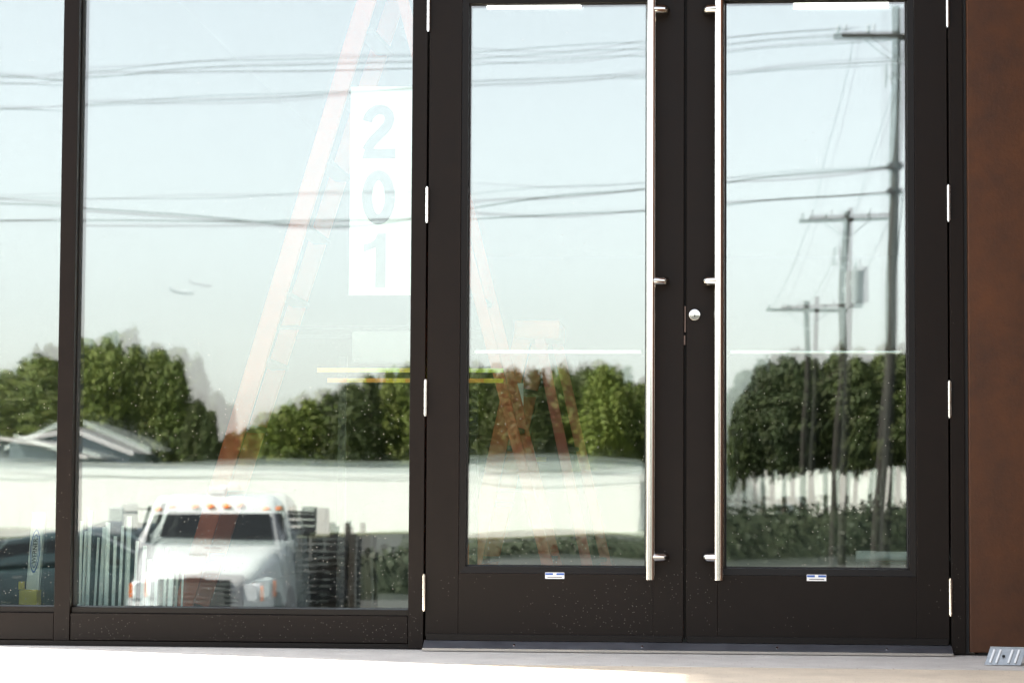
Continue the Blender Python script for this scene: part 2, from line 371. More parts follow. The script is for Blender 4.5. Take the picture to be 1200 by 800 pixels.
p1 = pane('pane', -2.556, -2.268, .140, 2.56, .052, G_OUT, win, (0.0006, 0.0004), .0004, 0, .0010, 1)
pane('inner_pane', -2.556, -2.268, .140, 2.56, .072, G_IN, p1, (-0.0030, -0.0005), -.0004, 0, .0010, 2)
p2 = pane('pane', -2.201, -0.988, .140, 2.56, .052, G_OUT, win, (0.0, 0.0002), .0003, 0.0, .0009, 3)
pane('inner_pane', -2.201, -0.988, .140, 2.56, .072, G_IN, p2, (-0.0034, -0.0006), .0001, 0.0003, .0009, 4)

# ---- door frame
df = thing('door_frame', 'dark bronze frame and aluminium threshold around the double doors', 'door frame')
MB().box(0.928, 0.978, 0.0, .115, 0.004, 2.56).build('jamb', BRONZE, df, bevel=.002)
MB().box(-0.926, 0.926, 0.0, .115, 2.452, 2.56).build('head', BRONZE, df, bevel=.002)
MB().box(0.979, 0.9905, 0.012, .05, 0.004, 2.56).build('sealant', GASKET, df)
MB().add([(-.922,-.075,.003),(.926,-.075,.003),(.926,.10,.003),(-.922,.10,.003),(-.922,-.072,.010),(.926,-.072,.010),(.926,-.020,.034),(-.922,-.020,.034),(.926,.08,.034),(-.922,.08,.034),(.926,.10,.01),(-.922,.10,.01)],
         [(0,1,5,4),(4,5,6,7),(7,6,8,9),(9,8,10,11),(11,10,2,3),(0,3,2,1),(0,4,7,9,11,3),(1,2,10,8,6,5)]).build('threshold', ALU, df)
MB().box(-.922, .926, -.082, -.0755, .003, .012).build('threshold_lip', STEEL, df)
for x in (-.60, -.15, .32, .70):
    MB().cyl((x, -.045, .020), (x, -.049, .0245), .004, n=10).build('screw', STEEL, df)

# ---- the two leaves
def leaf(x0, x1, hinge_x, label, inner, lock):
    sgn = 1 if hinge_x < 0 else -1          # +1: hinges at the left edge
    zb, zt, gz0, gz1 = 0.047, 2.446, 0.299, 2.312
    if sgn > 0: gx0, gx1 = -0.777, -0.140
    else: gx0, gx1 = 0.141, 0.781
    L = thing('glass_door', label, 'door', (hinge_x, 0, 0), 0, 'glazed double doors')
    def B(mb, name, m, **k):
        par = k.pop('parent', L)
        for i, v in enumerate(mb.v): mb.v[i] = (v[0]-hinge_x, v[1], v[2])
        return mb.build(name, m, par, **k)
    b = .027
    B(MB().box(x0, gx0-b, .003, .048, zb, zt), 'stile', BRONZE, bevel=.0015)
    B(MB().box(gx1+b, x1, .003, .048, zb, zt), 'stile', BRONZE, bevel=.0015)
    B(MB().box(gx0-b+.0006, gx1+b-.0006, .0035, .047, zb, gz0-b), 'bottom_rail', BRONZE)
    B(MB().box(gx0-b+.0006, gx1+b-.0006, .0035, .047, gz1+b, zt), 'top_rail', BRONZE)
    # glazing beads: recessed a little, mitred
    def ring(xa, xb, za, zb2, y): return [(xa,y,za),(xb,y,za),(xb,y,zb2),(xa,y,zb2)]
    R = [ring(gx0-b+.001, gx1+b-.001, gz0-b+.001, gz1+b-.001, .0075), ring(gx0-.003, gx1+.003, gz0-.003, gz1+.003, .0095), ring(gx0, gx1, gz0, gz1, .024)]
    B(MB().loft(R, caps=False), 'glazing_bead', BEAD)
    R = [ring(gx0, gx1, gz0, gz1, .0245), ring(gx0+.004, gx1-.004, gz0+.003, gz1-.003, .0255)]
    B(MB().loft(R, caps=False), 'gasket', GASKET)
    # drip sweep along the bottom with fixing screws
    B(MB().box(x0+.004, x1-.004, -.006, .0015, .0352, .058), 'door_sweep', BEAD, bevel=.001)
    for k in range(4):
        xx = x0+.09+k*.245
        B(MB().cyl((xx, -.0065, .052), (xx, -.0085, .052), .0032, n=8), 'screw', BEAD)
    # hinges: five knuckles each
    for k in range(4):
        z = .140+.691*k; mb = MB()
        for q in range(5):
            mb.cyl((hinge_x, -.0075, z+.0250*q+.0008), (hinge_x, -.0075, z+.0250*(q+1)-.0008), .0070, n=14)
        mb.cyl((hinge_x, -.0075, z-.003), (hinge_x, -.0075, z+.128), .0045, n=10)
        B(mb, 'hinge', STEEL, smooth=True)
    # full height pull: round bar on three offset posts
    hx = -.1215 if sgn > 0 else .1175; px = -.073 if sgn > 0 else .074
    h = B(MB().cyl((hx, -.068, .257), (hx, -.068, 2.385), .0178, n=28), 'pull_handle', STEEL, smooth=True)
    for z in (.336, 1.306, 2.273):
        mb = MB(); pts = [Vector((hx, -.068, z)), Vector((px-(.006 if sgn > 0 else -.006), -.062, z)), Vector((px, -.052, z)), Vector((px, .004, z))]
        mb.tube(pts, .0168, 16)
        for i, v in enumerate(mb.v): mb.v[i] = (v[0]-hinge_x, v[1], v[2])
        mb.build('bracket', STEEL, h, smooth=True)
    # sticker under the glass
    sx = (-.461 if sgn > 0 else .460); sz = .266
    st = B(MB().box(sx-.034, sx+.034, .0015, .0034, sz-.011, sz+.011), 'sticker', PAPER)
    B(MB().box(sx-.033, sx-.006, .0009, .0015, sz+.002, sz+.009), 'print_band', BLUEINK, parent=st)
    B(MB().box(sx+.006, sx+.033, .0009, .0015, sz+.002, sz+.009), 'print_band', BLUEINK, parent=st)
    B(MB().box(sx-.026, sx+.026, .0009, .0015, sz-.0065, sz-.004), 'print_line', INK, parent=st)
    p = pane('pane', gx0+.001, gx1-.001, gz0+.001, gz1-.001, .027, G_OUT, L, *inner[0]); q = pane('inner_pane', gx0+.001, gx1-.001, gz0+.001, gz1-.001, .046, G_IN, p, *inner[1])
    for w in (p,):
        w.location = (-hinge_x, 0, 0)
    # push bar on the room side
    pb = B(MB().cyl((gx0+.012, .098, 1.064), (gx1-.012, .098, 1.064), .0075, n=16), 'push_bar', BARM, smooth=True)
    for xx in (gx0+.004, gx1-.018): B(MB().box(xx, xx+.014, .049, .106, 1.050, 1.078), 'bar_mount', BLACKP, parent=pb)
    # astragal / lock
    if lock:
        c = B(MB().cyl((.032, .0025, 1.190), (.032, -.012, 1.190), .0200, n=32), 'lock_cylinder', STEEL, smooth=True, bevel=.001)
        B(MB().box(.0312, .0328, -.0125, -.0119, 1.180, 1.192), 'keyhole', BLACKP, parent=c)
        B(MB().cyl((.032, -.0119, 1.185), (.032, -.0126, 1.185), .0028, n=10), 'keyhole', BLACKP, parent=c)
        B(MB().box(-.0040, .0005, .012, .020, 1.13, 1.222), 'latch_plate', BROWNM); B(MB().box(-.0062, -.001, .010, .018, 1.085, 1.118), 'latch', BROWNM)
    else:
        B(MB().box(-.0055, .004, .030, .046, zb, zt), 'astragal', BRONZE)
    return L
leaf(-.9205, -.0065, -.9247, 'glazed door leaf hinged beside the window with the 201 sheet', (((0, .0002), .0004, 0, .0010, 5), ((-.0022, -.0006), -.0006, .0004, .0010, 6)), False)
leaf(.0035, .9215, .9252, 'glazed door leaf with the round lock cylinder, beside the brown steel wall', (((0, .0002), .0003, -.0022, .0009, 7), ((-.0021, -.0004), -.0001, -.0022, .0009, 8)), True)

# ================================================================== THINGS AT THE GLASS
# sheet with the house number
sx0, sx1, sz0, sz1, sy = -1.222, -.990, 1.270, 2.033, .118
sheet = thing('number_sheet', 'tall white sheet with large grey numerals 201 behind the shop window', 'sign', (sx0, sy, sz0))
MB().box(0, sx1-sx0, 0, .0012, 0, sz1-sz0).build('paper', PAPER, sheet)
def numeral(strokes, x, z, w, h):
    mb = MB()
    for poly in strokes:
        mb.slab([(x+px*w, -.0012, z+pz*h) for px, pz in poly], (0, .0009, 0))
    mb.build('numeral', INK, sheet)
def arcs(pts, wid):
    """stroke a centreline with a given width -> quads"""
    out = []; n = len(pts)
    L = []; R = []
    for i, p in enumerate(pts):
        a = Vector(pts[max(i-1, 0)]); b = Vector(pts[min(i+1, n-1)]); d = (b-a).normalized(); q = Vector((-d.y, d.x)); ww = wid[i] if isinstance(wid, list) else wid
        L.append(Vector(p)+q*ww/2); R.append(Vector(p)-q*ww/2)
    for i in range(n-1): out.append([tuple(L[i]), tuple(L[i+1]), tuple(R[i+1]), tuple(R[i])])
    return out
def num_quads(qs, x, z):
    mb = MB()
    for q in qs: mb.slab([(x+a, -.0012, z+b) for a, b in q], (0, .0009, 0))
    mb.build('numeral', INK, sheet)
nh, nw = .198, .122
# 2
c = [(.018+.0, .136), (.022, .152), (.034, .168), (.052, .179), (.068, .180), (.084, .175), (.096, .162), (.099, .144), (.093, .124), (.078, .104), (.058, .084), (.038, .064), (.024, .044), (.017, .030)]
num_quads(arcs(c, [.036]*4+[.036]*6+[.036]*4)+[[(0, 0), (.122, 0), (.122, .036), (.010, .036)]], .044, .499)
# 0
c = [(.061+.042*cos(t)*(1 if abs(cos(t)) < .9 else 1), .099+.081*sin(t)) for t in [2*pi*i/40 for i in range(41)]]
num_quads(arcs(c, .037), .044, .258)
# 1
num_quads([[(.052, 0), (.090, 0), (.090, .198), (.060, .198), (.052, .180)], [(.008, .128), (.052, .146), (.052, .180), (.060, .198), (.050, .176), (.034, .163), (.008, .156)]], .044, .028)

# second blank sheet further inside
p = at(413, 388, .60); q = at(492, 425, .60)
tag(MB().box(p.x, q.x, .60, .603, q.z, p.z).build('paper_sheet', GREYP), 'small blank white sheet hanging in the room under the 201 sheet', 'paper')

# ---- ladders in the room
def ladder(label, near, far, m1, m2, nsteps, top_w, group='stepladders in the room'):
    """near/far: (foot_a, foot_b, apex) triples of points for the near and far side frames"""
    foot = (near[0]+far[1])/2
    L = thing('stepladder', label, 'ladder', (foot.x, foot.y, 0), 0, group)
    off = Vector((foot.x, foot.y, 0))
    def bar(a, b, w, t, name, m, side=(0,1,0)):
        return MB().bar(a-off, b-off, w, t, side).build(name, m, L, bevel=.003)
    for i, (fa, fb, ap) in enumerate((near, far)):
        s = .035
        ra = bar(fa, ap-Vector((s, 0, 0)), .075, .028, 'rail', m1); rb = bar(fb, ap+Vector((s, 0, 0)), .046, .025, 'rail', m2)
        for f, d in ((fa, ap), (fb, ap)):
            dd = (d-f).normalized()
            bar(f-dd*.01, f+dd*.06, .085, .045, 'foot', BLACKP)
        k = .45; a = fa.lerp(ap, k); b = fb.lerp(ap, k); bar(a, b, .018, .006, 'spreader', BLACKP)
    for k in range(1, nsteps+1):
        t = k/(nsteps+1.0)
        a = near[0].lerp(near[2], t); b = far[0].lerp(far[2], t)
        bar(a, b, .075, .022, 'step', STEPM, (0,0,1))
        if k % 2:
            a = near[1].lerp(near[2], t); b = far[1].lerp(far[2], t); bar(a, b, .03, .02, 'brace', STEPM, (0,0,1))
    A = (near[2]+far[2])/2; w = abs(far[2].y-near[2].y)/2+.05
    c = A-off; MB().box(c.x-top_w, c.x+top_w, c.y-w, c.y+w, c.z-.02, c.z+.06).build('top_cap', m1, L, bevel=.01)
    return L
def foot(x, y, x2, y2, Y):
    """extend the line through two pixels on plane Y down to the floor"""
    a = at(x, y, Y); b = at(x2, y2, Y); t = (0.0-a.z)/(b.z-a.z); return a+(b-a)*t
nA = foot(440, 0, 215, 710, 1.25); nB = foot(575, 422, 640, 660, 1.25)
ap = at(452, -40, 1.25); 
fA = foot(448, 20, 262, 620, 1.95); fB = foot(584, 422, 650, 660, 1.95)
ladder('tall orange fibreglass stepladder standing behind the shop window and door', (nA, nB, ap), (fA, fB, Vector((ap.x+.03, 1.75, ap.z))), ORANGE, ORANGE, 9, .12)
nA = foot(613, 425, 556, 660, 2.1); nB = foot(632, 430, 686, 660, 2.1)
ap = at(622, 392, 2.1)
fA = foot(618, 425, 572, 660, 2.55); fB = foot(648, 430, 708, 660, 2.55)
ladder('short brown fibreglass stepladder with a white label behind the left door leaf', (nA, nB, ap), (fA, fB, Vector((ap.x+.06, 2.45, ap.z))), BROWNF, REDP, 4, .10)
lp = at(606, 462, 2.06); 
tag(MB().box(lp.x-.028, lp.x+.028, 2.062, 2.066, lp.z-.05, lp.z+.05).build('ladder_label', PAPER), 'white warning label stuck on the short brown stepladder', 'label')

# white ladder side with the blue oval maker's label and a yellow foot
a = at(46, 600, .42); b = at(38, 700, .42)
wl = thing('ladder_rail', 'white fibreglass ladder rail with blue oval label and yellow foot in the window', 'ladder', (b.x, .42, 0))
o_ = Vector((b.x, .42, 0))
MB().bar(a-o_, b-o_, .048, .03).build('rail', WHITEF, wl, bevel=.003)
fb = at(36, 690, .42); MB().box(fb.x-.036-b.x, fb.x+.034-b.x, -.04, .03, 0.0, fb.z).build('foot', YELLOW, wl, bevel=.006)
MB().box(fb.x-.036-b.x, fb.x-.018-b.x, -.041, -.02, fb.z+.001, fb.z+.03).build('foot', YELLOW, wl)
lc = at(42.5, 645, .42)-o_; lx = a-b; th = math.atan2(lx.x, lx.z)
lab = thing('oval_label', None, None); lab.parent = wl; lab.location = (lc.x, -.018, lc.z); lab.rotation_euler = (0, th, 0)
bpy.data.objects.remove(lab)
def oval(w, h, n=40): return [(w*cos(2*pi*i/n)*(1-.12*abs(sin(2*pi*i/n))), h*sin(2*pi*i/n)) for i in range(n)]
def flat(poly, y, name, m, par, th, c):
    pts = [(c.x+px*cos(th)+pz*sin(th), y, c.z-px*sin(th)+pz*cos(th)) for px, pz in poly]
    return MB().slab(pts, (0, .0006, 0)).build(name, m, par)
ov = flat(oval(.0195, .083), -.0165, 'label', BLUEINK, wl, th, lc)
flat(oval(.0165, .074), -.0172, 'label_field', PAPER, ov, th, lc)
rg = oval(.0135, .064)
flat(rg, -.0179, 'label_ring', BLUEINK, ov, th, lc); flat(oval(.0118, .059), -.0186, 'label_field', PAPER, ov, th, lc)
tcu = bpy.data.curves.new('WERNER', 'FONT'); tcu.body = 'WERNER'; tcu.size = .0235; tcu.align_x = 'CENTER'; tcu.align_y = 'CENTER'; tcu.extrude = .0003; tcu.offset = .0004
to = bpy.data.objects.new('lettering', tcu); COL.objects.link(to); to.parent = ov
dg = bpy.context.evaluated_depsgraph_get(); me = bpy.data.meshes.new_from_object(to.evaluated_get(dg)); bpy.data.objects.remove(to)
me.materials.append(INK); lt = link('lettering', me, ov)
# text runs upwards along the rail: local x -> +z, local y -> -x
lt.matrix_local = Matrix.Translation((lc.x, -.0196, lc.z)) @ Matrix(((0,-1,0,0),(0,0,-1,0),(1,0,0,0),(0,0,0,1))) @ Matrix.Rotation(-th, 4, 'Z')

# ---- white pipes standing behind the sill
spots = [(92.5, 610, 4.5, .20), (102, 598, 4, .22), (117, 618, 4, .24), (124.5, 612, 4.5, .21), (148, 605, 5, .26), (165, 640, 4, .22), (173, 655, 4.5, .23), (192, 642, 2.5, .24), (198, 646, 4.5, .22), (213, 655, 2, .24), (97, 622, 3, .25), (110, 630, 2.5, .23), (133, 628, 3.5, .24), (140, 616, 3, .22), (156, 634, 3, .25), (182, 650, 3, .22), (205, 660, 3, .25)]
for i, (x, y, wpx, Y) in enumerate(spots):
    t = at(x, y, Y); b0 = at(x-1.5, 735, Y); r = wpx*.62/325
    o = MB().cyl((0, 0, 0), (t.x-b0.x, .03+.02*(i % 3), t.z), r, n=14).build('plastic_pipe', PVC, None, smooth=True); o.location = (b0.x, Y, 0.0)
    tag(o, 'thin white plastic pipe standing upright behind the window sill', 'pipe', 'white pipes behind the window sill')

# ---- barrier with striped boards
bp0 = at(398, 439, 0.55); bp1 = at(590, 439, 0.55)
bar_ = thing('barrier', 'lime yellow and orange striped barrier rails in the room', 'barrier', (bp0.x, 0.55, 0))
def strip(x0, x1, y, mlist, dx):
    a = at(x0, y, 0.55); b = at(x1, y, 0.55); n = len(mlist); w = (b.x-a.x)/n
    for i, mm in enumerate(mlist):
        MB().box(a.x+i*w-bp0.x, a.x+(i+1)*w-bp0.x, -.008, .008, a.z-.008, a.z+.008).build('board', mm, bar_)
strip(372, 590, 433.5, [YELLOW, YELLOW, LIMEP, LIMEP, YELLOW, REDP, REDP, LIMEP, LIMEP], 0)
strip(384, 590, 445.5, [ORANGEP, YELLOW, ORANGEP, YELLOW, ORANGEP, ORANGEP, YELLOW, ORANGEP, YELLOW], 0)
for x in (402, 556):
    p = at(x, 418, 0.57); MB().box(p.x-.015-bp0.x, p.x+.015-bp0.x, .009, .04, 0, p.z).build('post', BLACKP, bar_)
    MB().box(p.x-.03-bp0.x, p.x+.03-bp0.x, -.14, .25, 0, .03).build('foot', BLACKP, bar_, bevel=.004)
p = at(618, 538, 3.0); q = at(595, 538, 3.0)
tag(MB().box(q.x, p.x+.09, 3.0, 3.012, p.z-.010, p.z+.010).build('straightedge', YELLOW), 'short yellow straightedge between the ladder legs', 'straightedge')

# ---- ceiling lights in the room, then added tube lamps
for x0, x1 in ((571, 681), (930, 1041)):
    a = at(x0, 4, 3.4); b = at(x1, 9.5, 3.4)
    lg = thing('ceiling_light', 'flat white ceiling light hanging in the room behind a door leaf', 'light', ((a.x+b.x)/2, 3.4, 3.02), 0, 'lit ceiling lights in the room')
    MB().box(a.x-b.x+.24, b.x-a.x-.24, -.02, .10, a.z-3.02, a.z-3.02+.05).build('housing', CEIL, lg)
    MB().box((a.x-b.x)/2, (b.x-a.x)/2, -.022, .012, b.z-3.02, a.z-3.021).build('diffuser', LAMP, lg)
    MB().cyl((0, .04, a.z-3.02+.05), (0, .04, 0), .008).build('stem', ALUL, lg)
for k in range(3):  # unseen tubes added to brighten the ladder fronts
    lg = thing('added_tube_light', 'long added tube light out of view that brightens the ladders inside the glass', 'light', (-1.75+1.5*k, .78, 3.02), 0, 'added tube lights inside the glass')
    MB().box(-.65, .65, -.07, .07, -.06, 0).build('housing', TRIMW, lg); MB().box(-.62, .62, -.06, .06, -.10, -.061).build('diffuser', FILL_LAMP, lg, bevel=.01)
# fallen tube
a = at(1003, 651, 1.0); b = at(1075, 651, 1.0)
tb = thing('cardboard_tube', 'pale grey tube lying on a low box inside the right door', 'tube', ((a.x+b.x)/2, 1.0, 0))
hw = (b.x-a.x)/2
MB().cyl((-hw, 0, a.z), (-hw*.35, 0, a.z), .021, n=20).build('cap', PVC, tb, smooth=True); MB().cyl((-hw*.35, 0, a.z), (hw*1.6, 0, a.z), .0185, n=20).build('tube', PVC, tb, smooth=True)
bx = thing('box', 'low dark cardboard box standing inside the right door', 'box', ((a.x+b.x)/2, 1.02, 0))
MB().box(-hw*.8, hw*2, -.12, .25, 0, a.z-.0215).build('body', DARKWOOD, bx, bevel=.004)
MB().box(-hw*.8, hw*2, .05, .07, a.z-.0213, a.z-.0205).build('tape', BROWNF, bx)

# ---- galvanised angle clip on the pavement
cl = thing('metal_bracket', 'small bent galvanised steel bracket with slots lying on the pavement', 'bracket', (.985, -.47, 0.0), radians(-6))
MB().slab([(0, 0, .003), (.118, 0, .003), (.138, .045, .056), (.020, .045, .056)], (0, .004, .0)).build('face_plate', GALV, cl, bevel=.0008)
MB().slab([(.020, .046, .0565), (.138, .046, .0565), (.150, .125, .050), (.032, .125, .050)], (0, 0, .003)).build('top_plate', GALV, cl, bevel=.0008)
MB().slab([(.138, .047, .0595), (.150, .125, .053), (.245, .14, .004), (.225, .055, .003)], (.002, 0, .003)).build('wing', GALV, cl, bevel=.0008)
for t in (.10, .27, .60, .78):
    x0 = .118*t+.004
    MB().bar((x0+.0025, .0015, .010), (x0+.0185, .0385, .050), .0075, .006, (0, -.6, .8)).build('rib', RIB, cl, bevel=.0015)
MB().cyl((.063, .0165, .030), (.063, .0185, .032), .005, n=12).build('hole', BLACKP, cl)

# ================================================================== WHAT THE GLASS REFLECTS
# ---- truck
def ringprof(y, hw0, hw1, z0, z1, r=.12, n=4):
    """rounded section: half width hw0 at the bottom, hw1 at the top"""
    pts = []
    def corner(cx, cz, a0):
        for k in range(n+1):
            t = a0+pi/2*k/n; pts.append((cx+r*cos(t), y, cz+r*sin(t)))
    corner(hw1-r, z1-r, 0); corner(-hw1+r, z1-r, pi/2); corner(-hw0+r*.6, z0+r, pi); corner(hw0-r*.6, z0+r, 3*pi/2)
    return pts
def wheel(par, x, y, r, w, name='wheel'):
    s = 1 if x > 0 else -1
    wh = MB().loft([[(x-s*w+s*w*u, y+rr*cos(2*pi*k/28), r+rr*sin(2*pi*k/28)) for k in range(28)] for u, rr in ((0, r*.9), (.08, r), (.92, r), (1, r*.9))]).build(name, TYRE, par, smooth=True)
    MB().cyl((x-s*.03, y, r), (x+s*.012, y, r), r*.58, r*.5, 24).build('rim', CHROME, wh)
    return wh
tp = mir(229, 640, 25.0)
truck = thing('truck', 'white medium-duty truck with amber roof lights parked in the lot', 'truck', (tp.x, -25.0, LOT), radians(-5))
MB().loft([ringprof(.16, .62, .60, .62, 1.06, .10), ringprof(.08, .80, .74, .60, 1.18, .12), ringprof(-.10, .92, .84, .60, 1.30, .16), ringprof(-.6, .98, .93, .60, 1.46, .2), ringprof(-1.1, 1.02, .98, .60, 1.53, .2), ringprof(-1.55, 1.06, 1.03, .60, 1.59, .2)]).build('hood', TRUCKW, truck, smooth=True)
MB().loft([ringprof(-1.50, 1.09, 1.06, .55, 1.58, .12), ringprof(-1.7, 1.12, 1.09, .52, 1.63, .1), ringprof(-3.2, 1.12, 1.09, .52, 1.66, .1)]).build('cab', TRUCKW, truck, smooth=True)
MB().loft([ringprof(-1.56, 1.05, 1.03, 1.52, 1.61, .04), ringprof(-1.86, 1.02, .95, 1.62, 2.02, .12), ringprof(-2.05, 1.02, .93, 1.62, 2.19, .14), ringprof(-2.45, 1.02, .94, 1.62, 2.30, .15), ringprof(-3.15, 1.02, .93, 1.62, 2.26, .15)]).build('roof', TRUCKW, truck, smooth=True)
MB().slab([(-.94, -1.57, 1.615), (.94, -1.57, 1.615), (.85, -1.845, 1.985), (-.85, -1.845, 1.985)], (0, .03, .028)).build('windscreen', CARGLASS, truck)
for s in (-1, 1):
    MB().slab([(s*1.045, -1.83, 1.74), (s*1.045, -2.75, 1.74), (s*.965, -2.70, 2.13), (s*.965, -2.06, 2.13)], (s*.012, 0, .006)).build('side_window', CARGLASS, truck)
    d = MB().box(min(s*1.095, s*1.13), max(s*1.095, s*1.13), -2.80, -1.78, .70, 1.66).build('door', TRUCKW, truck, bevel=.02)
    MB().box(min(s*1.13, s*1.16), max(s*1.13, s*1.16), -2.72, -2.55, 1.36, 1.41).build('handle', BLACKP, d)
    mi = MB().box(s*1.42-.11, s*1.42+.11, -1.86, -1.74, 1.72, 2.12).build('mirror', BLACKP if s > 0 else TRUCKW, truck, bevel=.03)
    MB().cyl((s*1.10, -1.80, 1.80), (s*1.40, -1.80, 1.80), .018).build('arm', BLACKP, mi); MB().cyl((s*1.10, -1.80, 2.04), (s*1.40, -1.80, 2.04), .018).build('arm', BLACKP, mi)
    hl = MB().loft([ringprof(.115, .17, .20, .86, 1.08, .06), ringprof(.02, .24, .26, .82, 1.10, .06)]).build('headlight', LENS, truck, smooth=True); hl.location.x = s*.66
    am = MB().box(s*.905-.035, s*.905+.035, -.02, .06, .86, 1.06).build('turn_signal', AMBER, truck, bevel=.01)
    wheel(truck, s*1.10, -.85, .48, .27); wheel(truck, s*1.12, -5.0, .48, .5)
for x in (-.45, .35): MB().bar((x, -1.53, 1.64), (x+.42, -1.66, 1.80), .02, .015).build('wiper', BLACKP, truck)
MB().box(-.004, .004, -1.5, .12, 1.18, 1.19).build('seam', BLACKP, truck)
gr = MB().box(-.50, .50, .13, .185, .70, 1.14).build('grille', BLACKP, truck, bevel=.01)
for k in range(5): MB().box(-.42, .42, .186, .20, .73+.07*k, .755+.07*k).build('slat', CHROME, gr)
MB().box(-1.08, 1.08, .12, .32, .40, .62).build('bumper', CHROME, truck, bevel=.03)
MB().box(-.16, .10, -.62, -.60, 1.475, 1.50).build('badge', BLACKP, truck); MB().box(-.14, .14, .10, .125, 1.13, 1.16).build('badge', BLACKP, truck)
for x in (-.80, -.24, 0, .24, .80):
    zz = 2.07 if abs(x) < .5 else 2.03
    MB().loft([[(x+.06*cos(t)*q, -1.93+.045*sin(t)*q, zz+.03+.05*u) for t in [2*pi*k/12 for k in range(12)]] for u, q in ((0, 1), (.7, .9), (1, .5))]).build('marker_light', AMBER, truck, smooth=True)
be = MB().box(-.10, .16, -2.62, -2.38, 2.31, 2.42).build('beacon', LENS, truck, bevel=.02); MB().box(-.04, .10, -2.55, -2.45, 2.28, 2.309).build('base', BLACKP, be)
MB().box(-1.15, 1.15, -6.4, -3.35, .85, 1.02).build('flatbed', BLACKP, truck, bevel=.01)
MB().box(-1.12, 1.12, -3.42, -3.36, 1.021, 1.75).build('headboard', BLACKP, truck, bevel=.01)
for s in (-1, 1): MB().box(s*.42-.05, s*.42+.05, -6.3, -.2, .50, .68).build('chassis_rail', BLACKP, truck)

# ---- dark car beside it
cp = mir(60, 640, 29.0)
car = thing('car', 'dark teal car parked beside the white truck in the lot', 'car', (cp.x-.6, -29.0, LOT), radians(78))
def cs(y, hw0, hw1, z0, z1, r): return ringprof(y, hw0, hw1, z0, z1, r)
MB().loft([cs(2.30, .66, .62, .42, .78, .12), cs(2.15, .82, .78, .30, .90, .14), cs(1.4, .91, .86, .26, 1.06, .15), cs(.9, .92, .89, .26, 1.10, .12), cs(-1.5, .92, .89, .26, 1.14, .12), cs(-2.1, .90, .86, .30, 1.12, .14), cs(-2.3, .80, .76, .40, .98, .14)]).build('body', CARTEAL, car, smooth=True)
MB().loft([cs(1.05, .80, .78, 1.02, 1.12, .04), cs(.35, .80, .68, 1.05, 1.58, .14), cs(-.3, .80, .68, 1.05, 1.70, .16), cs(-1.3, .80, .67, 1.05, 1.68, .16), cs(-1.9, .80, .70, 1.05, 1.40, .14), cs(-2.15, .78, .74, 1.02, 1.12, .04)]).build('cabin', CARTEAL, car, smooth=True)
MB().slab([(-.72, .98, 1.16), (.72, .98, 1.16), (.62, .40, 1.54), (-.62, .40, 1.54)], (0, .03, .03)).build('windscreen', CARGLASS, car)
for s in (-1, 1):
    MB().slab([(s*.815, .75, 1.15), (s*.815, -.35, 1.15), (s*.715, -.35, 1.58), (s*.725, .30, 1.54)], (s*.012, 0, .004)).build('side_window', CARGLASS, car)
    MB().slab([(s*.815, -.42, 1.15), (s*.815, -1.75, 1.15), (s*.735, -1.45, 1.52), (s*.715, -.42, 1.58)], (s*.012, 0, .004)).build('side_window', CARGLASS, car)
    MB().box(s*.98-.09, s*.98+.09, .62, .74, 1.12, 1.27).build('mirror', CARTEAL, car, bevel=.03)
    h = MB().loft([cs(2.31, .10, .10, .66, .78, .04), cs(2.0, .20, .20, .68, .90, .05)]).build('headlight', LENS, car, smooth=True); h.location.x = s*.60
    MB().box(s*.70-.10, s*.70+.10, -2.34, -2.1, .85, 1.02).build('tail_light', REDL, car, bevel=.02)
    for yy in (1.45, -1.40): wheel(car, s*.93, yy, .34, .22)
    MB().box(min(s*.915, s*.93), max(s*.915, s*.93), -.20, -.06, .98, 1.01).build('door_handle', CHROME, car)
# second, silver-grey car just behind
cp = mir(118, 640, 33.5)
c2 = clone(car); c2.location = (cp.x, -34.0, LOT); c2.rotation_euler.z = radians(14)
tag(c2, 'dark teal car parked nose-on behind the car beside the truck', 'car')

# ---- dark stack of crates and upright boards by the truck
p = mir(358, 700, 30.0)
for j in range(2):
    for k in range(6):
        if j == 1 and k == 5: continue
        cr = thing('crate', '%s black crate from the ground in the %s stack beside the white truck' % (('lowest', 'second', 'third', 'fourth', 'fifth', 'sixth')[k], ('taller', 'lower')[j]), 'crate', (p.x-.27+.56*j+random.uniform(-.03, .03), -30-.2*j, LOT+k*.335), random.uniform(-.06, .06), 'stacked black crates beside the truck')
        w, d, h = .26, .36, .33
        MB().box(-w, w, -d, d, .0, .03).build('base', DARKCRATE, cr)
        for s in (-1, 1):
            for q in range(3):
                MB().box(-w, w, min(s*d, s*(d-.025)), max(s*d, s*(d-.025)), .035+q*.10, .10+q*.10).build('slat', DARKCRATE if (k+j) % 2 else DARKWOOD, cr)
                MB().box(min(s*w, s*(w-.025)), max(s*w, s*(w-.025)), -d+.026, d-.026, .035+q*.10, .10+q*.10).build('slat', DARKCRATE, cr)
for i, (x, y, wpx, mm) in enumerate([(388, 612, 7, DARKWOOD), (396, 616, 6, BLACKP), (404, 611, 6, DARKWOOD), (413, 624, 7, DARKWOOD), (420, 628, 5, BLACKP)]):
    t = mir(x, y, 31.0)
    o = MB().box(-wpx/142, wpx/142, -.04, .04, 0, t.z-LOT).build('timber_post', mm, None, bevel=.01); o.location = (t.x, -31.0+.12*(i % 2), LOT); o.rotation_euler = (radians(random.uniform(-2, 2)), radians(random.uniform(-1.5, 1.5)), 0)
    tag(o, 'dark upright timber post beside the stack of black crates', 'post', 'upright timber posts beside the crates')

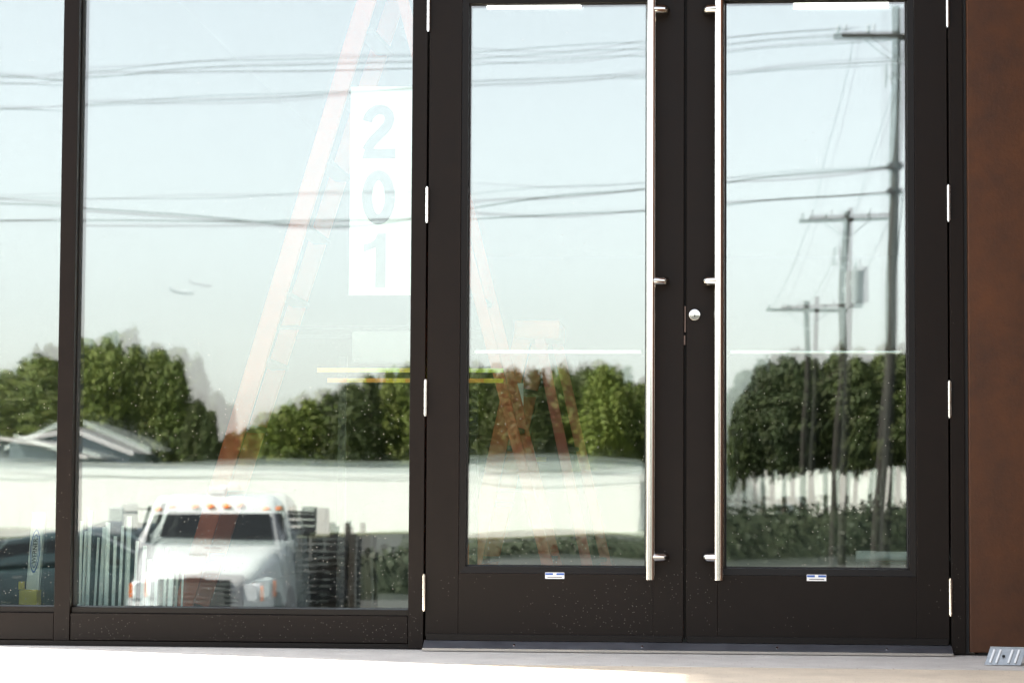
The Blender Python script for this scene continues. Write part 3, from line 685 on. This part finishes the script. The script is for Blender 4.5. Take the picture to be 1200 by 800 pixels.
# ---- far long white building
p0 = mir(-330, 620, 117.0); p1 = mir(744, 620, 117.0); zt = mir(400, 543, 117.0).z; zf = mir(400, 558, 117.0).z
wb = thing('warehouse', 'long low white warehouse with a pale grey fascia across the lot', 'building', ((p0.x+p1.x)/2, -117.0, LOT))
hw = (p1.x-p0.x)/2; zt -= LOT; zf -= LOT
npan = 24
for k in range(npan):
    a = -hw+2*hw*k/npan; MB().box(a+.012, a+2*hw/npan-.012, -.15, 0, 0.0, zf).build('wall_panel', WHITEWALL, wb)
MB().box(-hw, hw, -14, -.03, 0, zf-.002).build('wall', WHITEWALL, wb)
MB().box(-hw-.15, hw+.15, -14.2, .03, zf, zt).build('fascia', FASCIA, wb)
MB().box(-hw, hw, -14, .1, zt, zt+.04).build('roof', ROOFM, wb)
# ---- white building behind the trees at the right
p0 = mir(800, 590, 152.0); p1 = mir(1260, 590, 152.0); zt = mir(950, 548, 152.0).z-LOT
w2 = thing('white_building', 'plain white building partly hidden by tree trunks across the lot', 'building', ((p0.x+p1.x)/2, -152.0, LOT))
hw = (p1.x-p0.x)/2
MB().box(-hw, hw, -10, 0, 0, zt).build('wall', WHITEWALL, w2); MB().box(-hw-.2, hw+.2, -10.2, .05, zt, zt+.3).build('roof', ROOFM, w2)
for k in range(2):
    x = -hw*.5+k*hw*.8; wn = MB().box(x, x+1.5, .001, .05, .9, 2.0).build('window', SIDING, w2); MB().box(x+.72, x+.78, .051, .07, .9, 2.0).build('bar', TRIMW, wn)
# ---- gabled house
gp = mir(78, 500, 150.0); gl = mir(-18, 523, 150.0); grp = mir(158, 531, 150.0)
zr = gp.z-LOT; ze = (gl.z+grp.z)/2-LOT; hw = (grp.x-gl.x)/2
hs = thing('house', 'blue-grey gabled house with white roof edges behind the warehouse', 'building', ((gl.x+grp.x)/2, -150.0, LOT))
xr = gp.x-(gl.x+grp.x)/2
MB().slab([(-hw+.4, 0, 0), (hw-.4, 0, 0), (hw-.4, 0, ze), (xr, 0, zr-.25), (-hw+.4, 0, ze)], (0, -9, 0)).build('wall', SIDING, hs)
for a, b in (((-hw, ze-.15), (xr, zr)), ((xr, zr), (hw, ze-.15))):
    MB().slab([(a[0], .5, a[1]), (b[0], .5, b[1]), (b[0], .5, b[1]+.16), (a[0], .5, a[1]+.16)], (0, -10, 0)).build('roof', SHINGLE, hs)
    MB().slab([(a[0], .56, a[1]-.10), (b[0], .56, b[1]-.10), (b[0], .56, b[1]+.24), (a[0], .56, a[1]+.24)], (0, -.055, 0)).build('barge_board', TRIMW, hs)
for k in range(26):
    x = -hw+.5+k*(2*hw-1)/26; top = ze+(zr-.3-ze)*(1-abs(x-xr)/hw)
    MB().box(x, x+.06, .001, .03, 0, top-.2).build('batten', SIDING, hs)
wn = MB().box(xr-.6, xr+.6, .031, .06, ze-1.7, ze-.5).build('window', CARGLASS, hs); MB().box(xr-.03, xr+.03, .061, .08, ze-1.7, ze-.5).build('bar', TRIMW, wn)
# lower gable in front
l2 = thing('shed', 'low blue-grey gabled shed with white roof edge in front of the house', 'building', (hs.location.x+mir(95, 520, 143).x-mir(78, 520, 143).x, -143.0, LOT))
z2 = mir(30, 513, 143.0).z-LOT; e2 = mir(70, 535, 143.0).z-LOT
MB().slab([(-3.6, 0, 0), (2.4, 0, 0), (2.4, 0, e2-.1), (-3.0, 0, z2-.15), (-3.6, 0, z2-.5)], (0, -5, 0)).build('wall', SIDING, l2)
MB().slab([(-3.1, .4, z2), (2.7, .4, e2-.05), (2.7, .4, e2+.05), (-3.1, .4, z2+.10)], (0, -5.5, 0)).build('roof', SHINGLE, l2)
MB().slab([(-3.1, .46, z2-.02), (2.7, .46, e2-.07), (2.7, .46, e2+.16), (-3.1, .46, z2+.21)], (0, -.055, 0)).build('barge_board', TRIMW, l2)
MB().box(-1.5, -.6, .001, .04, 0, 2.0).build('door', TRIMW, l2)

# ---- trees
def crown_mesh(name, h0, h1, rad, n, seed, leaf, shape, m):
    rnd = random.Random(seed); vs = []; fs = []
    clumps = []
    for i in range(int(n/26)):
        t = rnd.random()**.85; z = h0+(h1-h0)*t
        if shape == 'oval': R = rad*max(.08, math.sin(pi*min(1, (t*.86+.12)))**.65)
        elif shape == 'cone': R = rad*max(.06, (1-t)**.75)
        else: R = rad*(1 if t < .55 else max(.1, 1-((t-.55)/.45)**1.7))
        a = rnd.uniform(0, 2*pi); q = R*math.sqrt(rnd.uniform(.12, 1.0))*rnd.uniform(.75, 1.12)
        clumps.append((q*cos(a), q*sin(a), z, rnd.uniform(.45, .85)*rad*.42))
    for (cx, cy, cz, cr) in clumps:
        for k in range(26):
            d = Vector((rnd.gauss(0,1), rnd.gauss(0,1), rnd.gauss(0,.8))).normalized()*cr*rnd.uniform(.35, 1.0)
            p = Vector((cx, cy, cz))+d; s = leaf*rnd.uniform(.6, 1.25)
            nrm = (d.normalized()+Vector((rnd.uniform(-.7,.7), rnd.uniform(-.7,.7), rnd.uniform(-.1,.9)))).normalized()
            t1 = nrm.cross(Vector((rnd.uniform(-1,1), rnd.uniform(-1,1), rnd.uniform(-1,1)))).normalized(); t2 = nrm.cross(t1)
            o = len(vs); vs += [tuple(p+t1*s), tuple(p+t2*s*.5+nrm*s*.15), tuple(p-t1*s), tuple(p-t2*s*.5+nrm*s*.15)]; fs.append((o, o+1, o+2, o+3))
    me = bpy.data.meshes.new(name); me.from_pydata(vs, [], fs); me.materials.append(m); return me
def trunk_mesh(h, r, h0, h1, rad, seed):
    rnd = random.Random(seed); mb = MB()
    mb.tube([(rnd.uniform(-.06,.06)*k, rnd.uniform(-.06,.06)*k, h*k/6) for k in range(7)], [r*(1-.13*k) for k in range(7)], 10)
    for i in range(9):
        z = h0+(h1-h0)*rnd.uniform(.0, .75); a = rnd.uniform(0, 2*pi); L = rad*rnd.uniform(.5, .95)
        mb.tube([(0, 0, z-.3), (L*.5*cos(a), L*.5*sin(a), z+L*.35), (L*cos(a), L*sin(a), z+L*.9)], [r*.42, r*.25, r*.08], 6)
    me = mb.mesh('trunk', True); me.materials.append(BARK); return me
# unit trees 10 m tall
PROTO = []
for i, (h0, rad, shape, m, leafs, n) in enumerate([(1.2, 1.9, 'oval', LEAF, .20, 8800), (1.0, 1.55, 'tall', LEAF, .19, 8200), (1.6, 2.3, 'oval', LEAFD, .21, 9600), (.8, 1.7, 'cone', LEAFD, .19, 8000), (1.4, 2.0, 'tall', LEAF, .20, 9200)]):
    PROTO.append((crown_mesh('crown', h0, 9.85, rad, n, 11+i, leafs, shape, m), trunk_mesh(9.2, .22, h0, 9.5, rad, 31+i)))
HIGH = (crown_mesh('crown', 4.0, 9.9, 2.1, 9400, 77, .2, 'tall', LEAFD), trunk_mesh(9.3, .26, 3.6, 9.6, 2.0, 78))
HIGH2 = (crown_mesh('crown', 3.7, 9.9, 1.8, 8600, 79, .2, 'oval', LEAFD), trunk_mesh(9.3, .22, 3.3, 9.6, 1.8, 80))
def tree(px, py, D, halfw, proto, label, group, base_r):
    t = mir(px, py, D); h = (t.z-LOT); wid = halfw*(D+8.6)/FPX
    T = thing('tree', label, 'tree', (t.x, -D, LOT), random.uniform(0, 6.28), group)
    sc = h/10.0
    for nm, me in (('trunk', proto[1]), ('crown', proto[0])):
        o = link(nm, me, T); o.scale = (wid/base_r, wid/base_r, sc)
rads = [1.9, 1.55, 2.3, 1.7, 2.0]
groupA = [(-70, 425, 40), (-20, 440, 28), (12, 428, 27), (40, 416, 26), (62, 408, 24), (84, 410, 24), (108, 402, 25), (136, 396, 27), (166, 408, 25), (192, 412, 25), (210, 424, 20)]
for i, (x, y, w) in enumerate(groupA):
    k = [1, 0, 1, 4, 0, 1, 0, 4, 1, 0, 4][i]
    tree(x, y, 158+6*(i % 3), w*1.25, PROTO[k], 'tall green tree in the dense row behind the gabled house', 'tall trees behind the gabled house', rads[k])
groupB = [(234, 462, 15), (250, 476, 15), (272, 505, 18), (292, 500, 18), (312, 477, 20), (336, 468, 22), (360, 462, 22), (386, 457, 22), (408, 448, 22), (430, 441, 23), (454, 436, 23), (478, 430, 24), (503, 430, 24), (530, 432, 24), (556, 432, 24), (580, 437, 22), (604, 438, 22), (630, 436, 23), (655, 433, 23), (682, 431, 23), (702, 425, 23), (722, 432, 20), (742, 448, 18), (762, 442, 20), (785, 440, 24), (815, 445, 24)]
for i, (x, y, w) in enumerate(groupB):
    k = [2, 3, 4, 2, 0, 4, 1, 2][i % 8]
    lab = {2: 'broad dark green tree in the wood behind the white warehouse', 3: 'narrow pointed dark tree in the wood behind the white warehouse', 4: 'wide light green tree in the wood behind the white warehouse',
           0: 'oval light green tree in the wood behind the white warehouse', 1: 'slim light green tree in the wood behind the white warehouse'}[k]
    tree(x, y, 150+5*(i % 4), w*1.35, PROTO[k], lab, 'wood behind the white warehouse', rads[k])
groupC = [(862, 462, 14), (882, 432, 20), (902, 420, 24), (926, 415, 26), (950, 418, 26), (976, 413, 26), (1002, 416, 26), (1028, 415, 26), (1052, 413, 26), (1082, 420, 26), (1115, 424, 28), (1150, 420, 28)]
for i, (x, y, w) in enumerate(groupC):
    P = HIGH if i % 3 else HIGH2
    tree(x, y, 100+4*(i % 3), w*1.3, P, 'dark tree with a bare trunk in front of the plain white building', 'bare-trunked trees before the white building', 2.1)

for i in range(12):
    k = [0, 2, 4, 1][i % 4]
    tree(1205+62*i, 425+18*math.sin(i*1.7), 150+6*(i % 3), 42, PROTO[k], 'green tree in the row that continues past the plain white building', 'trees past the plain white building', rads[k])
# ---- hedges / dark low planting
def hedge(px0, px1, py, D, label, seed, m=LEAFH):
    a = mir(px0, py, D); b = mir(px1, py, D); h = a.z-LOT; rnd = random.Random(seed); vs = []; fs = []; L = b.x-a.x
    n = int(L*h*130)
    for i in range(n):
        x = rnd.uniform(0, L); z = rnd.uniform(.02, 1)*h*(1+.06*noise.noise(Vector((x*.7, seed, 0)))); y = rnd.uniform(-.7, .7)*(1 if z < h*.85 else .6)
        s = rnd.uniform(.07, .15); d = Vector((rnd.gauss(0,1), rnd.gauss(0,1), rnd.gauss(0,1)+.4)).normalized(); t1 = d.cross(Vector((.3,.5,.8))).normalized(); t2 = d.cross(t1); p = Vector((x, y, z))
        o = len(vs); vs += [tuple(p+t1*s), tuple(p+t2*s*.6), tuple(p-t1*s), tuple(p-t2*s*.6)]; fs.append((o, o+1, o+2, o+3))
    H = thing('hedge', label, 'hedge', (a.x, -D, LOT))
    me = bpy.data.meshes.new('foliage'); me.from_pydata(vs, [], fs); me.materials.append(m); link('foliage', me, H)
    mb = MB()
    for k in range(int(L/1.2)): mb.cyl((.5+1.2*k, 0, 0), (.5+1.2*k, 0, h*.8), .05, .02, 6)
    mb.build('stem', BARK, H)
    nn = int(L/.5); rings = []
    for k in range(nn+1):
        x = L*k/nn; q = .86+.07*noise.noise(Vector((x*.9, seed, 2)))
        rings.append([(x, .5, 0), (x, .56*q, h*.6*q), (x, .32*q, h*q), (x, -.32*q, h*q), (x, -.56*q, h*.6*q), (x, -.5, 0)])
    MB().loft(rings).build('inner_growth', m, H, smooth=True)
hedge(790, 1200, 581, 74.0, 'long dark clipped hedge in front of the plain white building', 3)
hedge(470, 775, 628, 73.0, 'low dark clipped hedge in front of the long white warehouse', 5)
hedge(424, 560, 641, 46.0, 'dark low hedge beside the stacked crates and timber posts', 4)

# ---- utility poles
def pole(px, top, D, arm_px, arm_y, label, tank=False, extra=False):
    t = mir(px, top, D); h = t.z-LOT
    P = thing('utility_pole', label, 'pole', (t.x, -D, LOT), 0, 'utility poles along the lot')
    MB().tube([(0, 0, 0), (0, 0, h*.5), (0, 0, h)], [.125, .108, .085], 14).build('shaft', WOODP, P, smooth=True)
    za = mir(px, arm_y, D).z-LOT; hw = arm_px*(D+8.6)/FPX/2
    ar = MB().box(-hw, hw, .10, .20, za-.06, za+.06).build('crossarm', WOODP, P, bevel=.01)
    for s in (-1, 1):
        MB().bar((s*hw*.5, .15, za-.06), (0, .14, za-.62), .03, .012).build('brace', TANK, P)
    for u in (-.93, -.45, .45, .93):
        MB().loft([[(u*hw+rr*cos(2*pi*k/10), .15+rr*sin(2*pi*k/10), za+.06+zz) for k in range(10)] for zz, rr in ((0, .02), (.06, .05), (.10, .035), (.15, .05), (.2, .02))]).build('insulator', TANK, ar, smooth=True)
    if tank:
        zz = mir(px, 338, D).z-LOT
        k = MB().cyl((.30, .12, zz-.55), (.30, .12, zz+.5), .24, n=20).build('transformer', TANK, P, smooth=True)
        MB().cyl((.30, .12, zz+.5), (.30, .12, zz+.75), .04, n=8).build('bushing', TANK, k); MB().box(.02, .25, .05, .16, zz-.1, zz+.1).build('mount', TANK, k)
        MB().cyl((-.28, .1, zz+.7), (-.28, .1, zz+1.15), .035, n=8).build('fuse', TANK, P); MB().bar((-.28, .1, zz+.8), (0, .1, zz+.6), .03, .03).build('bracket', TANK, P)
    if extra:
        for py in (197, 224):
            zc = mir(px, py, D).z-LOT; MB().cyl((0, 0, zc-.06), (0, 0, zc+.06), .16, n=12).build('clamp', BLACKP, P)
        zc = mir(px, 92, D).z-LOT; MB().cyl((-.22, .1, zc-.3), (-.22, .1, zc+.3), .03, n=8).build('fuse', TANK, P)
        MB().bar((-.22, .1, zc), (0, .1, zc-.2), .03, .03).build('bracket', TANK, P)
    return P
DA, DB, DC = 44.0, 61.0, 77.0
PA = pole(1037, 12, DA, 138, 44, 'tall utility pole with telephone clamps and many attached cables', False, True)
PB = pole(986, 246, DB, 101, 258, 'utility pole carrying a grey transformer can', True)
PC = pole(948, 352, DC, 86, 364, 'shortest-looking utility pole with a plain crossarm and no transformer')
# unseen neighbour that carries the far ends of the cables
pD = thing('utility_pole', 'utility pole beyond the car park where the cables end', 'pole', (-40, -46, LOT), 0, 'utility poles along the lot')
MB().tube([(0, 0, 0), (0, 0, 12.5)], [.155, .10], 12).build('shaft', WOODP, pD); MB().box(-.06, .06, -1.2, 1.2, 11.9, 12.02).build('crossarm', WOODP, pD)
# ---- cables: each hangs from the tall pole to the neighbour out of view
def cable(pts, r, label):
    """pts: (px, py, D) picks along the cable, joined by a smooth curve"""
    P = [mir(*q) for q in pts]
    P = [P[0]+(P[0]-P[1])] + P + [P[-1]+(P[-1]-P[-2])]; out = []
    for i in range(1, len(P)-2):
        for k in range(14):
            t = k/14.0; a, b, c, d = P[i-1], P[i], P[i+1], P[i+2]
            out.append(.5*((2*b)+(-a+c)*t+(2*a-5*b+4*c-d)*t*t+(-a+3*b-3*c+d)*t**3))
    out.append(P[-2]); o = MB().tube(out, r, 6).build('power_cable', WIRE)
    tag(o, label, 'cable', 'overhead cables across the lot')
upper = 'thin high overhead power cable running to the top of the tall pole'
lower = 'thicker low overhead telephone cable running to the tall pole'
cable([(-900, 120, 47), (-200, 98, 46), (250, 72, 45), (600, 58, 44.5), (990, 34, 44.1)], .010, 'thin overhead cable ending at the outer end of the tall pole crossarm')
cable([(-900, 140, 47), (-200, 106, 46), (250, 80, 45), (600, 66, 44.5), (1020, 40, 44.1)], .010, 'thin overhead cable ending midway along the crossarm of the tall pole')
cable([(-900, 90, 47), (-200, 84, 46), (250, 86, 45), (600, 74, 44.5), (1075, 44, 44.1)], .010, 'thin overhead cable ending at the crossarm beyond the tall pole shaft')
cable([(-900, 170, 47), (-200, 134, 46), (250, 116, 45), (600, 100, 44.5), (1050, 70, 44.1)], .010, 'thin overhead cable fixed to the tall pole just below its crossarm')
cable([(-900, 140, 47), (-200, 125, 46), (250, 121, 45), (600, 95, 44.5), (1050, 76, 44.1)], .009, 'thinnest overhead cable, fixed lowest of the thin ones below the tall pole crossarm')
cable([(-900, 236, 47), (-200, 234, 46), (250, 231, 45), (600, 219, 44.5), (1048, 196, 44.1)], .008, 'thin telephone cable above the two thick ones on the tall pole')
cable([(-900, 200, 47), (-200, 228, 46), (200, 252, 45), (400, 262, 45), (600, 232, 44.5), (1048, 197, 44.1)], .020, 'thick sagging telephone cable fixed at the upper clamp of the tall pole')
cable([(-900, 262, 47), (-200, 260, 46), (200, 261, 45), (500, 252, 44.7), (700, 246, 44.5), (1048, 224, 44.1)], .019, 'thick straight telephone cable fixed at the lower clamp of the tall pole')
cable([(1048, 224, 44.1), (1038, 400, 46), (1030, 520, 47)], .012, 'guy cable slanting down from the tall pole')
for k in (-.93, 0, .93):
    a = mir(1050+64*k, 40, DA); b = mir(992+47*k, 254, DB); mid = (a+b)/2-Vector((0, 0, .5)); c = mir(948+40*k, 361, DC); mid2 = (b+c)/2-Vector((0, 0, .4))
    pts = []
    for (p, q, r) in ((a, mid, b), (b, mid2, c)):
        for i in range(11):
            t = i/10; pts.append(p*(1-t)**2+2*q*t*(1-t)+r*t*t)
    o = MB().tube(pts, .008, 6).build('power_cable', WIRE); tag(o, 'thin cable strung along the three utility poles', 'cable', 'cables strung between the poles')

# ---- airliner low over the horizon
ac = mir(214, 342, 3300.0)
air = thing('aeroplane', 'small distant airliner climbing in the pale sky', 'aeroplane', ac, radians(12))
air.rotation_euler = (0, radians(8), radians(12))
L = 17
MB().loft([[(x, rr*cos(2*pi*k/14), rr*sin(2*pi*k/14)+zz) for k in range(14)] for x, rr, zz in ((-L, .2, 1.2), (-L+5, 1.3, .7), (-8, 2.0, 0), (8, 2.0, 0), (L-3, 1.7, -.1), (L-.6, .8, -.4), (L, .1, -.6))]).build('fuselage', PLANE, air, smooth=True)
for s in (-1, 1):
    MB().slab([(3.5, s*1.5, -.9), (-2.5, s*1.5, -.9), (-7, s*16, .8), (-5, s*16, .8)], (0, 0, .45)).build('wing', PLANE, air)
    MB().slab([(-L+5, s*.6, 1.3), (-L+1, s*.6, 1.3), (-L-1, s*6, 1.9), (-L+.6, s*6, 1.9)], (0, 0, .3)).build('tailplane', PLANE, air)
    MB().cyl((3.8, s*5.5, -1.9), (-.5, s*5.5, -1.9), 1.1, .8, 14).build('engine', PLANE, air)
MB().slab([(-L+6, -.15, 1.5), (-L+1, -.15, 1.3), (-L-1.5, -.15, 7.2), (-L+1, -.15, 7.2)], (0, .3, 0)).build('fin', PLANE, air)
